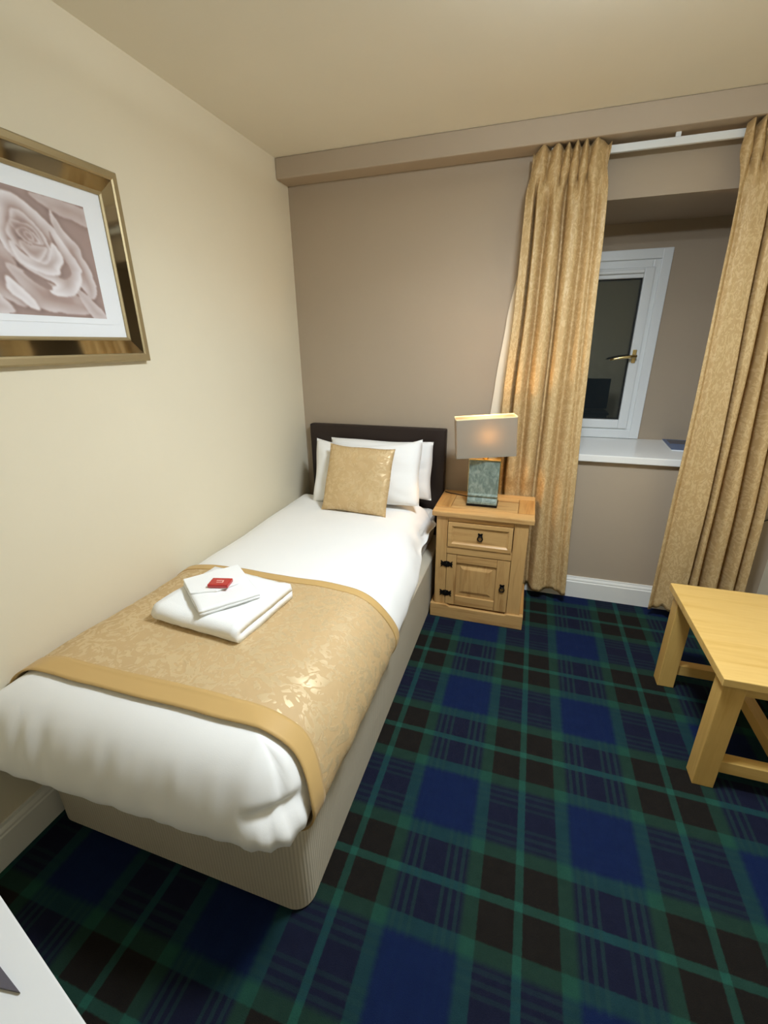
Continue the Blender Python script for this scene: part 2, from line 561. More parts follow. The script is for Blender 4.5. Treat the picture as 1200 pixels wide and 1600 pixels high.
# shallow open drum: white ring with an open top, frosted disc underneath
lathe('drum', [(.196, H - .085), (.200, H - .085), (.200, H - .150), (.196, H - .150), (.196, H - .085)], LXC, LYC, M_white, cl)
lathe('diffuser', [(.001, H - .146), (.195, H - .146), (.195, H - .149), (.001, H - .149)], LXC, LYC, emit_mat('lamp_diffuser', LAMP_COL, 2.), cl)
tube('spider', [(LXC - .196, LYC, H - .09), (LXC, LYC, H - .068), (LXC + .196, LYC, H - .09)], .003, M_brass, cl, None, 6)
ld = bpy.data.lights.new('ceiling_lamp', 'AREA'); ld.shape = 'DISK'; ld.size = .38; ld.energy = LAMP_POWER; ld.color = LAMP_COL
lo = bpy.data.objects.new('ceiling_lamp', ld); COL.objects.link(lo)
lo.parent = cl; lo.location = (0, 0, -.152)
pd_ = bpy.data.lights.new('ceiling_bulb', 'POINT'); pd_.energy = GLOBE_POWER; pd_.color = LAMP_COL; pd_.shadow_soft_size = .05
po = bpy.data.objects.new('ceiling_bulb', pd_); COL.objects.link(po); po.parent = cl; po.location = (0, 0, -.075)

# ------------------------------------------------------------------ bed
bed = thing('bed', 'single divan bed with ribbed beige base and dark brown headboard', 'bed', (.5, -1.03, 0))

def rounded_rect(x0, x1, y0, y1, r, nc=8, ns=(24, 48), rl=None):
    """points counter-clockwise with fixed counts, starting on the foot side"""
    pts = []
    def seg(a, b, n):
        for i in range(n):
            t = i / n
            pts.append((a[0] + (b[0] - a[0]) * t, a[1] + (b[1] - a[1]) * t))
    def arc(cx, cy, a0):
        for i in range(nc):
            a = a0 + (PI / 2) * i / nc
            pts.append((cx + r * math.cos(a), cy + r * math.sin(a)))
    q = r if rl is None else rl                      # radius of the two corners on the wall side
    def arc2(cx, cy, a0):
        for i in range(nc):
            a = a0 + (PI / 2) * i / nc
            pts.append((cx + q * math.cos(a), cy + q * math.sin(a)))
    seg((x0 + q, y0), (x1 - r, y0), ns[0]); arc(x1 - r, y0 + r, -PI / 2)
    seg((x1, y0 + r), (x1, y1 - r), ns[1]); arc(x1 - r, y1 - r, 0)
    seg((x1 - r, y1), (x0 + q, y1), ns[0]); arc2(x0 + q, y1 - q, PI / 2)
    seg((x0, y1 - q), (x0, y0 + q), ns[1]); arc2(x0 + q, y0 + q, PI)
    return pts

def divan():
    pts = rounded_rect(.03, .968, -2.025, -.064, .055, 8, (6, 10))
    zs = [.004, .008, .33, .338]
    ins = [.004, 0, 0, .006]
    n = len(pts)
    vs, fs = [], []
    cx, cy = .5, -1.04
    for z, q in zip(zs, ins):
        for (x, y) in pts:
            vs.append((x - math.copysign(q, x - cx), y - math.copysign(q, y - cy), z))
    for k in range(len(zs) - 1):
        for i in range(n):
            fs.append((k * n + i, k * n + (i + 1) % n, (k + 1) * n + (i + 1) % n, (k + 1) * n + i))
    fs.append(tuple(range(n - 1, -1, -1))); fs.append(tuple((len(zs) - 1) * n + i for i in range(n)))
    me = bpy.data.meshes.new('divan_base')
    me.from_pydata(vs, [], fs)
    # UV: perimeter length, height
    L = [0.]
    for i in range(n):
        a, b = pts[i], pts[(i + 1) % n]
        L.append(L[-1] + math.hypot(b[0] - a[0], b[1] - a[1]))
    uv = me.uv_layers.new(name='UVMap')
    for p in me.polygons:
        ids = [v % n for v in p.vertices]
        wrap = (n - 1 in ids and 0 in ids and len(ids) == 4)
        for li, vi in zip(p.loop_indices, p.vertices):
            k = vi % n
            uv.data[li].uv = (L[n] if (wrap and k == 0) else L[k], vs[vi][2])
    return link_obj('divan_base', me, M_divan, bed)
divan()
box('mattress', .040, .920, -1.985, -.07, .338, .530, cloth('mattress_ticking', lin(225, 222, 214)), bed, bev=.05, seg=3)
hb = box('headboard', .062, .962, -.058, -.004, .30, 1.021, M_brown, bed, bev=.012, seg=3)

# duvet ----------------------------------------------------------------------------------
DX0, DX1, DY0, DY1, DRC = -.030, 1.0, -2.115, -.105, .135
PROF = [(-.47, .611), (-.30, .610), (-.20, .606), (-.14, .597), (-.095, .578), (-.060, .550), (-.034, .514), (-.014, .470),
        (-.003, .425), (-.006, .388), (-.026, .357), (-.060, .343)]     # (outset, height)
def prof_top_z(inset):
    o = -inset
    for (a, b) in zip(PROF[:8], PROF[1:8]):
        if a[0] <= o <= b[0]:
            t = (o - a[0]) / (b[0] - a[0]); return a[1] + (b[1] - a[1]) * t
    return PROF[0][1] if o < PROF[0][0] else PROF[7][1]

def bed_warp(p):
    """shared soft irregularities of duvet and runner"""
    x, y, z = p
    # narrower and with a rising hem towards the pillows on the bedside-table side
    k = sstep(-.95, -.50, y)
    if x > .5:
        x -= k * .052 * sstep(.55, .95, x)
        z += sstep(-1.15, -.35, y) * .10 * sstep(.50, .36, z)
    # the made-up bed sits slightly askew: foot pulled out on the wall side
    q = max(0, 1 - x) * sstep(-1.3, -2.0, y)
    y -= .042 * q
    z += .016 * q * sstep(.40, .55, z)
    n = noise.noise_vector(Vector((x * 3.1, y * 3.1, z * 3.1 + 5)))
    n2 = noise.noise_vector(Vector((x * 9., y * 9., z * 9. + 11)))
    s = Vector((0, 0, 0))
    s += n * .007 + n2 * .0022
    if x < .05: s.x = max(0, s.x)
    # sagging middle
    return Vector((max(.005, x + s.x), y + s.y, z + s.z))

def duvet():
    prof = catmull(PROF, 5)
    pc = (DX0 + DX1) / 2
    rings = []
    vs, fs = [], []
    for (o, z) in prof:
        r = max(.012, DRC + o)
        ring = rounded_rect(DX0 - o, DX1 + o, DY0 - o, DY1 + o, r, 14, (60, 120), max(.012, .06 + o))
        rings.append([(x, y, z) for (x, y) in ring])
    n = len(rings[0])
    for ring, (o, zz) in zip(rings, prof):
        for k, (x, y, z) in enumerate(ring):
            p = Vector((x, y, z))
            side = sstep(.58, .50, z)
            low = sstep(.52, .40, z)
            # gathered tuck at the foot corner on the room side
            dx, dy = x - (DX1 - DRC), y - (DY0 + DRC)
            if dx > -.02 and dy < .02:
                ang = math.atan2(max(dx, 0), max(-dy, 0))
                wgt = math.sin(min(PI / 2, max(0, ang)) * 2)
                out = Vector((math.sin(ang), -math.cos(ang), 0))
                p += out * (.006 * math.sin(ang * 17 + z * 30) * wgt * sstep(.475, .42, z))
                p -= out * (.026 * wgt * math.exp(-((z - .468) / .016) ** 2))
                p += out * (.018 * wgt * sstep(.455, .41, z))
                p -= out * (.013 * math.exp(-((ang - 1.0 - (z - .5) * 2.0) / .13) ** 2) * sstep(.47, .50, z) * sstep(.60, .56, z))
            # vertical puckers across the foot
            if y < DY0 + .08:
                pk = math.sin(x * 46 + 2.5 * math.sin(x * 17 + z * 6)) * .003 * (1 - .85 * sstep(.15, .45, x)) * side
                pk += noise.noise(Vector((x * 22, 3.1, z * 2.2))) * .006 * side
                p.y += pk
                p.z += .005 * noise.noise(Vector((x * 7, 1.7, 0))) * low
            # soft drape lines along the side
            if x > DX1 - .08:
                p.x += (noise.noise(Vector((y * 9, 4.4, z * 3))) * .008) * side
                p.x += .007 * math.sin(y * 30 + z * 22) * side * sstep(-.9, -.5, y)
            p = bed_warp(p); p.x = max(p.x, .014)
            vs.append(p)
    m = len(rings)
    for j in range(m - 1):
        for i in range(n):
            fs.append((j * n + i, j * n + (i + 1) % n, (j + 1) * n + (i + 1) % n, (j + 1) * n + i))
    # close the middle seam of the innermost ring
    fs.append(tuple(range(n - 1, -1, -1)))
    o = mesh('duvet', vs, fs, M_linen, None, (.5, -1.1, .34), True)
    tag(o, 'plump white cotton duvet tucked over the single bed', 'duvet')
duvet()

def cross_section():
    """runner section over the bed as (x, z) from the wall side to the hem on the room side"""
    prof = catmull(PROF, 6)
    left = [(DX0 - o, z) for (o, z) in prof if z > .47 and o < 0]      # from the middle out to the wall
    right = [(DX1 + o, z) for (o, z) in prof]
    return left[::-1] + right[1:]

def runner_sheet(name, ya, yb, ny, lift, mt, parent=None, origin=None, drop_end=.0, s_skip=0):
    sec = cross_section()
    sec = sec[:-4]
    # dense resample
    L = [0.]
    for a, b in zip(sec, sec[1:]): L.append(L[-1] + math.hypot(b[0] - a[0], b[1] - a[1]))
    nx = 110
    def at(s):
        for i in range(len(L) - 1):
            if L[i + 1] >= s:
                t = (s - L[i]) / max(1e-9, L[i + 1] - L[i])
                return tuple(sec[i][k] + (sec[i + 1][k] - sec[i][k]) * t for k in (0, 1))
        return sec[-1]
    vs, uvs = [], []
    for j in range(ny + 1):
        for i in range(nx + 1):
            s = L[-1] * i / nx
            x, z = at(s)
            x2, z2 = at(min(L[-1], s + .012)); x1, z1 = at(max(0, s - .012))
            tx, tz = x2 - x1, z2 - z1; l = math.hypot(tx, tz) or 1
            nx_, nz_ = -tz / l, tx / l
            kside = sstep(.57, .42, z) * (1 if x > .5 else 0)
            y = ya + (yb - ya) * j / ny
            # near hem swings towards the foot as it falls down the side
            near = sstep(-1.6, -1.95, y)
            y2 = y - .045 * kside * near - .03 * kside * sstep(-1.45, -1.29, y) * -1
            zz = z
            if z > .53: zz = min(z, prof_top_z(min(abs(y2 - DY0), .4)) if abs(y2 - DY0) < .2 else z)
            qu = .0018 * math.exp(-(((y * 9.2) % 1. - .5) / .10) ** 2)          # stitched quilting lines
            off = lift - qu * (1 if parent is None else 0)
            p = Vector((x + nx_ * off, y2, zz + nz_ * off))
            if kside > 0:
                p.x += .006 * noise.noise(Vector((y2 * 9, 4.4, z * 3))) * kside + .005 * kside
            p = bed_warp(p)
            p.x = max(p.x, .004)
            vs.append(p); uvs.append((s, y))
    fs = grid_faces(nx, ny)
    me = bpy.data.meshes.new(name)
    me.from_pydata([tuple(v) for v in vs], [], fs)
    uv = me.uv_layers.new(name='UVMap')
    for lp in me.loops:
        uv.data[lp.index].uv = uvs[lp.vertex_index]
    o = link_obj(name, me, mt, parent, origin, True)
    so = o.modifiers.new('thickness', 'SOLIDIFY'); so.thickness = .004; so.offset = -1
    return o
rn = runner_sheet('bed_runner', -1.290, -1.962, 60, .008, M_runner, None, (.55, -1.62, .6))
tag(rn, 'gold damask quilted runner across the foot of the bed', 'bed runner')
runner_sheet('border', -1.905, -1.966, 6, .0105, M_gold, rn)
runner_sheet('border', -1.286, -1.325, 5, .0105, M_gold, rn)

# pillows --------------------------------------------------------------------------------
def pillow(name, wd, ht, th, T, mt, seed, label, cat, piping=None, ear=.10, flat=.42, group=None, sag=0.0):
    n = 36
    vs, uvs = [], []
    for s in (1, -1):
        for j in range(n + 1):
            for i in range(n + 1):
                u, v = -1 + 2 * i / n, -1 + 2 * j / n
                # edges curve in between the corners
                x = wd / 2 * u * (1 - ear * (1 - v * v) * abs(u) ** 3 * .5 - .008 * math.sin(v * 5 + seed) * abs(u) ** 6)
                z = ht / 2 * v * (1 - ear * (1 - u * u) * abs(v) ** 3 - .012 * math.sin(u * 5 + seed * 2) * abs(v) ** 6)
                z -= sag * (1 - u * u) * max(0, v) ** 2
                prof = max(0, (1 - abs(u) ** 3.2)) ** flat * max(0, (1 - abs(v) ** 3.2)) ** flat
                y = -s * th / 2 * prof
                y += (noise.noise(Vector((u * 2.2 + seed, v * 2.2, s * 3))) * .10 + noise.noise(Vector((u * 6 + seed, v * 5, s * 3 + 7))) * .035) * th * prof
                # creases running in from the corners
                d = abs(abs(u) - abs(v))
                y += s * .05 * th * math.exp(-(d / .05) ** 2) * max(0, max(abs(u), abs(v)) - .45)
                vs.append(T @ Vector((x, y, z))); uvs.append((x, z))
    m = (n + 1) * (n + 1)
    f1 = grid_faces(n, n)
    fs = f1 + [tuple(m + q for q in f[::-1]) for f in f1]
    me = bpy.data.meshes.new(name)
    me.from_pydata([tuple(v) for v in vs], [], fs)
    uv = me.uv_layers.new(name='UVMap')
    for lp in me.loops:
        uv.data[lp.index].uv = uvs[lp.vertex_index]
    bm = bmesh.new(); bm.from_mesh(me)
    bmesh.ops.remove_doubles(bm, verts=bm.verts, dist=.0004)
    bmesh.ops.recalc_face_normals(bm, faces=bm.faces)
    bm.to_mesh(me); bm.free()
    lo = min(v.co.z for v in me.vertices)
    c = T @ Vector((0, 0, 0))
    o = link_obj(name, me, mt, None, (c.x, c.y, lo), True)
    return tag(o, label, cat, group)

def place(cx, cy, cz, lean, roll=0, yaw=0):
    """lean: degrees tipped back against the headboard"""
    return Matrix.Translation((cx, cy, cz)) @ Matrix.Rotation(math.radians(yaw), 4, 'Z') @ Matrix.Rotation(math.radians(-lean), 4, 'X') @ Matrix.Rotation(math.radians(roll), 4, 'Y')
pillow('pillow', .665, .35, .12, place(.570, -.138, .780, 8), M_linen, 3.3, 'white pillow standing directly against the brown headboard, mostly hidden', 'pillow', ear=.05)
pillow('pillow', .665, .39, .14, place(.535, -.296, .796, 22, -2.5), M_linen, 8.1, 'white pillow propped behind the gold cushion', 'pillow', ear=.05, sag=.035)
pillow('cushion', .390, .385, .085, place(.535, -.436, .786, 24, 1.5), M_cushion, 5.2, 'square gold damask cushion leaning on the white pillow', 'cushion', ear=.05)

# towels ---------------------------------------------------------------------------------
def c_fold(name, ln, wd, layers, t, gap, T, mt, parent=None, origin=None, seed=0, puff=.004):
    """a towel folded over: flat layers joined by rounded bends, seen as a serpentine from its end"""
    # centre line of the cloth in (a, h): serpentine starting on the underside
    cl_ = []
    step = t + gap
    a0, a1 = -ln / 2 + step / 2, ln / 2 - step / 2
    for k in range(layers):
        h = t / 2 + k * step
        run = [a1 + (a0 - a1) * i / 16 for i in range(17)]
        if k % 2: run = run[::-1]
        cl_ += [(a, h) for a in run]
        if k < layers - 1:
            cx = a0 if k % 2 == 0 else a1
            sg = -1 if k % 2 == 0 else 1
            for i in range(1, 8):
                an = -PI / 2 + PI * i / 8
                cl_.append((cx + sg * math.cos(an) * step / 2, h + step / 2 + math.sin(an) * step / 2))
    # thicken
    up, dn = [], []
    for i, p in enumerate(cl_):
        a = cl_[max(0, i - 1)]; b = cl_[min(len(cl_) - 1, i + 1)]
        tx, tz = b[0] - a[0], b[1] - a[1]; l = math.hypot(tx, tz) or 1
        nx, nz = -tz / l, tx / l
        up.append((p[0] + nx * t / 2, p[1] + nz * t / 2)); dn.append((p[0] - nx * t / 2, p[1] - nz * t / 2))
    tip = cl_[-1]; 
    outline = up + dn[::-1]
    nb = 14
    k = len(outline)
    vs, fs = [], []
    for j in range(nb + 1):
        b = -wd / 2 + wd * j / nb
        e = abs(2 * j / nb - 1)
        for (a, h) in outline:
            zz = h + (h / (layers * step)) * puff * noise.noise(Vector((a * 9 + seed, b * 9, 1)))
            zz += .35 * puff * noise.noise(Vector((a * 30 + seed, b * 30, h * 40)))
            bb = b + .006 * noise.noise(Vector((a * 7, seed + h * 40, 2))) * e
            aa = a + .004 * noise.noise(Vector((b * 9, seed + 4, h * 20)))
            if e == 1: zz = h + (zz - h) * .6
            vs.append(T @ Vector((aa, bb, max(zz, .0005))))
    for j in range(nb):
        for i in range(k):
            fs.append((j * k + i, j * k + (i + 1) % k, (j + 1) * k + (i + 1) % k, (j + 1) * k + i))
    m = len(up)
    for base, flip in ((0, False), (nb * k, True)):
        for i in range(m - 1):
            q = (base + i, base + i + 1, base + k - 2 - i, base + k - 1 - i)
            fs.append(q[::-1] if flip else q)
    return mesh(name, vs, fs, mt, parent, origin, True)

ZB = .624
Tt = Matrix.Translation((.462, -1.550, ZB)) @ Matrix.Rotation(math.radians(-5), 4, 'Z') @ Matrix.Rotation(PI / 2, 4, 'Z')
tw = c_fold('bath_towel', .310, .355, 2, .028, .003, Tt, M_terry, None, (.452, -1.545, ZB), 2.0, .009)
tag(tw, 'large white folded bath towel lying on the gold runner', 'towel')
ZH = ZB + .064
Th = Matrix.Translation((.446, -1.556, ZH)) @ Matrix.Rotation(math.radians(232), 4, 'Z') @ Matrix.Rotation(PI / 2, 4, 'Z')
hand = thing('hand_towel', 'small white hand towel folded like an envelope on top of the bath towel', 'towel', (.446, -1.556, ZH))
c_fold('folded_body', .245, .200, 2, .0095, .0015, Th, M_terry, hand, None, 6.0, .004)
# top flap folded to a point
pts2 = [(-.121, -.099), (-.005, -.099), (.03, -.02), (.02, .06), (-.02, .099), (-.121, .099)]
prism('flap', pts2, 'z', .0215, .0285, M_terry, hand, None, .003, Th)

ZP = ZH + .030
Tp = Matrix.Translation((.448, -1.556, ZP)) @ Matrix.Rotation(math.radians(14), 4, 'Z')
pk = thing('wrapped_soap', 'small red wrapped packet placed on the folded hand towel', 'packet', (.448, -1.556, ZP))
bm = bmesh.new(); bm_box(bm, -.036, .036, -.025, .025, 0, .013, .003, 2, Tp)
wr = from_bm('wrapper', bm, mat('red_foil', lin(186, 34, 30), .25, .0, .7), pk)
M_mark = mat('pale_print', lin(240, 190, 180), .4)
bm = bmesh.new()
bm_box(bm, -.014, .012, .004, .0075, .013, .0134, 0, 1, Tp)
bm_box(bm, -.010, .014, -.008, -.0045, .013, .0134, 0, 1, Tp)
bm_box(bm, .009, .0125, -.0045, .004, .013, .0134, 0, 1, Tp)
from_bm('printed_mark', bm, M_mark, wr)

# ------------------------------------------------------------------ nightstand
NX0, NX1, NY0, NY1 = .976, 1.504, -.4775, -.0905
ns = thing('nightstand', 'waxed pine bedside cabinet with one drawer and one panelled door', 'nightstand', ((NX0 + NX1) / 2, (NY0 + NY1) / 2, 0))
BX0, BX1, BF = 1.000, 1.480, -.462
# carcass
bm = bmesh.new()
bm_box(bm, BX0, BX0 + .018, BF + .02, NY1 - .006, .06, .632, .002)
bm_box(bm, BX1 - .018, BX1, BF + .02, NY1 - .006, .06, .632, .002)
bm_box(bm, BX0 + .018, BX1 - .018, NY1 - .018, NY1 - .006, .06, .632)
bm_box(bm, BX0 + .018, BX1 - .018, BF + .03, NY1 - .018, .06, .08)
bm_box(bm, BX0 + .018, BX1 - .018, BF + .03, NY1 - .018, .425, .437)
from_bm('carcass', bm, M_pine_z, ns)
# top made of boards
ZT0, ZT1 = .632, .660
box('top_board', NX0, NX1, NY0, NY0 + .088, ZT0, ZT1, M_pine_x, ns, bev=.005)
box('top_board', NX0, NX1, NY1 - .072, NY1, ZT0, ZT1, M_pine_x, ns, bev=.004)
box('top_board', NX0, NX0 + .085, NY0 + .0895, NY1 - .0735, ZT0, ZT1, M_pine_y, ns, bev=.003)
box('top_board', NX1 - .085, NX1, NY0 + .0895, NY1 - .0735, ZT0, ZT1, M_pine_y, ns, bev=.003)
box('top_board', NX0 + .0865, NX1 - .0865, NY0 + .0895, NY1 - .0735, ZT0, ZT1 - .0006, M_pine_x, ns, bev=.003)
# front posts, rails
for a, b in ((BX0, BX0 + .062), (BX1 - .072, BX1)):
    box('post', a, b, BF, BF + .05, .06, .631, M_pine_z, ns, bev=.004)
box('rail', BX0 + .062, BX1 - .072, BF + .004, BF + .04, .604, .631, M_pine_x, ns, bev=.002)
box('rail', BX0 + .062, BX1 - .072, BF - .004, BF + .04, .412, .455, M_pine_x, ns, bev=.004)
# plinth with a lowered middle
P = [(NX0 + .004, 0), (NX1 - .004, 0), (NX1 - .004, .086), (NX1 - .090, .086), (NX1 - .105, .077), (NX0 + .115, .077), (NX0 + .098, .086), (NX0 + .004, .086)]
prism('plinth', P, 'y', NY0 + .003, BF + .02, M_pine_x, ns, None, .004)
for a, b in ((NX0 + .004, NX0 + .024), (NX1 - .024, NX1 - .004)):
    box('plinth_side', a, b, BF + .0205, NY1 - .004, 0, .086, M_pine_y, ns, bev=.003)

def frame_moulding(name, x0, x1, z0, z1, wd, y, depth, mt, parent):
    """mitred picture-frame moulding sloping inwards"""
    o = [(x0, z0), (x1, z0), (x1, z1), (x0, z1)]
    def ins(k): return [(x0 + k, z0 + k), (x1 - k, z0 + k), (x1 - k, z1 - k), (x0 + k, z1 - k)]
    rings = [(o, y + depth), (o, y), (ins(wd * .55), y), (ins(wd * .75), y + depth * .45), (ins(wd), y + depth * .8), (ins(wd), y + depth)]
    vs, fs = [], []
    for r, yy in rings:
        vs += [(p[0], yy, p[1]) for p in r]
    for k in range(len(rings) - 1):
        for i in range(4):
            fs.append((k * 4 + i, k * 4 + (i + 1) % 4, (k + 1) * 4 + (i + 1) % 4, (k + 1) * 4 + i))
    return mesh(name, vs, fs, mt, parent)

def ring_pull(cx, cz, y, parent):
    """black iron cross backplate with a hanging ring"""
    pts = []
    for k in range(16):
        a = 2 * PI * k / 16
        r = .0090 + .0095 * abs(math.cos(2 * (a - PI / 4))) ** 2.2
        pts.append((cx + r * math.cos(a), cz + r * math.sin(a) * .95))
    hd_ = prism('handle', pts, 'y', y - .004, y, M_black, parent, None, .0008)
    ring = [(cx + .0130 * math.sin(t), y - .007 - .002 * math.cos(t), cz - .018 + .0140 * math.cos(t)) for t in [2 * PI * i / 20 for i in range(20)]]
    vs0 = tube('ring_pull', ring, .0032, M_black, parent, None, 7, True)
    return hd_

DXA, DXB = BX0 + .066, BX1 - .076
dr = box('drawer', DXA, DXB, BF + .002, BF + .03, .459, .601, M_pine_x, ns, bev=.001)
frame_moulding('moulding', DXA, DXB, .459, .601, .034, BF - .010, .014, M_pine_x, dr)
box('drawer_panel', DXA + .03, DXB - .03, BF - .001, BF + .01, .489, .571, M_pine_x, dr, bev=.002)
ring_pull(1.238, .540, BF - .001, dr)

door = box('door', DXA - .002, DXB + .002, BF + .012, BF + .028, .089, .409, M_pine_z, ns, bev=.001)
box('stile', DXA - .002, DXA + .052, BF - .001, BF + .014, .089, .409, M_pine_z, door, bev=.003)
box('stile', DXB - .066, DXB + .002, BF - .001, BF + .014, .089, .409, M_pine_z, door, bev=.003)
box('door_rail', DXA + .0525, DXB - .0665, BF, BF + .014, .360, .409, M_pine_x, door, bev=.003)
box('door_rail', DXA + .0525, DXB - .0665, BF, BF + .014, .089, .148, M_pine_x, door, bev=.003)
# raised and fielded panel
px0, px1, pz0, pz1 = DXA + .0535, DXB - .0675, .149, .359
def fielded():
    def R(k): return [(px0 + k, pz0 + k), (px1 - k, pz0 + k), (px1 - k, pz1 - k), (px0 + k, pz1 - k)]
    rings = [(R(0), BF + .013), (R(0), BF + .010), (R(.020), BF + .0085), (R(.034), BF + .0015), (R(.038), BF + .0005)]
    vs, fs = [], []
    for r, yy in rings: vs += [(p[0], yy, p[1]) for p in r]
    for k in range(len(rings) - 1):
        for i in range(4):
            fs.append((k * 4 + i, k * 4 + (i + 1) % 4, (k + 1) * 4 + (i + 1) % 4, (k + 1) * 4 + i))
    fs.append((16, 17, 18, 19)); fs.append((3, 2, 1, 0))
    mesh('panel', vs, fs, M_pine_z, door)
fielded()
ring_pull(1.374, .252, BF - .001, door)

def hinge(cx, cz):
    half = [(.0, .019), (.006, .0165), (.012, .0165), (.020, .0105), (.026, .016), (.034, .0195), (.030, .009), (.034, .0)]
    q = [(cx + a, cz + b) for a, b in half]
    q += [(cx + a, cz - b) for a, b in half[-2::-1]]
    q += [(cx - a, cz - b) for a, b in half[1:]]
    q += [(cx - a, cz + b) for a, b in half[-2:0:-1]]
    h = prism('hinge', q, 'y', BF - .0045, BF - .001, M_black, ns, None, .0006)
    tube('hinge_pin', [(cx, BF - .005, cz - .014), (cx, BF - .005, cz + .014)], .003, M_black, h)
hinge(DXA - .001, .346); hinge(DXA - .001, .161)

# ------------------------------------------------------------------ table lamp
LX, LY = 1.222, -.292
ZL = .6605
lamp = thing('table_lamp', 'table lamp with green marble base and grey oblong shade on the nightstand', 'lamp', (LX, LY, ZL))
box('foot', LX - .083, LX + .083, LY - .053, LY + .053, ZL, ZL + .013, M_black, lamp, bev=.002)
front = [(-.052, .013), (-.052, .024), (-.047, .034), (-.040, .041), (-.035, .046), (-.034, .049), (-.040, .052), (-.0425, .057), (-.0415, .062), (-.037, .066), (-.0325, .068), (-.032, .074), (-.032, .252)]
back = [(-a, b) for a, b in front[::-1]]
prof = [(LY + a, ZL + b) for a, b in front + back]
prism('marble_slab', prof, 'x', LX - .080, LX + .080, M_marble, lamp, None, .0015)
box('brass_cap', LX - .083, LX + .083, LY - .036, LY + .036, ZL + .252, ZL + .260, M_brass, lamp, bev=.0015)
box('brass_edge', LX + .0802, LX + .0835, LY - .030, LY + .030, ZL + .075, ZL + .252, M_brass, lamp, bev=.0008)
box('brass_edge', LX - .0835, LX - .0802, LY - .030, LY + .030, ZL + .075, ZL + .252, M_brass, lamp, bev=.0008)
lathe('neck', [(.001, ZL + .260), (.016, ZL + .260), (.016, ZL + .266), (.008, ZL + .272), (.007, ZL + .315), (.016, ZL + .318), (.016, ZL + .36), (.001, ZL + .362)], LX, LY, M_brass, lamp, n=20)
# shade: oblong, open top and bottom, turned a little on its fitting
SW, SD, SH = .312, .115, .200
TS = Matrix.Translation((LX - .010, LY - .004, 1.041)) @ Matrix.Rotation(math.radians(13), 4, 'Z') @ Matrix.Rotation(math.radians(-3.4), 4, 'Y')
def shade():
    vs, fs = [], []
    base = rounded_rect(-SW / 2, SW / 2, -SD / 2, SD / 2, .008, 4, (8, 4))
    inn = rounded_rect(-SW / 2 + .0025, SW / 2 - .0025, -SD / 2 + .0025, SD / 2 - .0025, .006, 4, (8, 4))
    n = len(base)
    zs = (-SH / 2, SH / 2)
    for z in zs: vs += [TS @ Vector((x, y, z)) for x, y in base]
    fs += [(i, (i + 1) % n, n + (i + 1) % n, n + i) for i in range(n)]
    o = mesh('shade', vs, fs, M_shade, lamp, None, False)
    # rolled rims
    for z in zs:
        vs, fs = [], []
        for ring, dz in ((base, -.003), (base, .003), (inn, .003), (inn, -.003)):
            vs += [TS @ Vector((x * (1.004 if ring is base else 1), y * (1.008 if ring is base else 1), z + dz)) for x, y in ring]
        for k in range(4):
            for i in range(n):
                fs.append((k * n + i, k * n + (i + 1) % n, ((k + 1) % 4) * n + (i + 1) % n, ((k + 1) % 4) * n + i))
        mesh('rim', vs, fs, M_shade_in if z > 0 else M_shade, o)
    # wire spider carrying the shade
    a, b = TS @ Vector((-SW / 2, 0, -.03)), TS @ Vector((SW / 2, 0, -.03))
    tube('spider', [a, b], .0018, M_brass, o, None, 6)
shade()
lathe('bulb', [(.001, ZL + .360), (.012, ZL + .362), (.015, ZL + .374), (.021, ZL + .390), (.023, ZL + .402), (.020, ZL + .415), (.011, ZL + .423), (.001, ZL + .425)], LX, LY, emit_mat('warm_bulb', (1., .60, .24), 240.), lamp, n=20)
tube('power_cord', [(LX - .03, LY + .045, ZL + .004), (LX - .09, LY + .09, ZL + .004), (LX - .15, LY + .115, ZL + .004), (LX - .20, LY + .13, ZL + .003), (NX0 + .010, LY + .150, ZL + .003)], .0027, M_hair, lamp, None, 7)

# ------------------------------------------------------------------ curtains
def interp(tab, z):
    if z >= tab[0][0]: return tab[0][1]
    for (a, b) in zip(tab, tab[1:]):
        if b[0] <= z <= a[0]:
            t = (a[0] - z) / (a[0] - b[0]); t = t * t * (3 - 2 * t) * .4 + t * .6
            return a[1] + (b[1] - a[1]) * t
    return tab[-1][1]

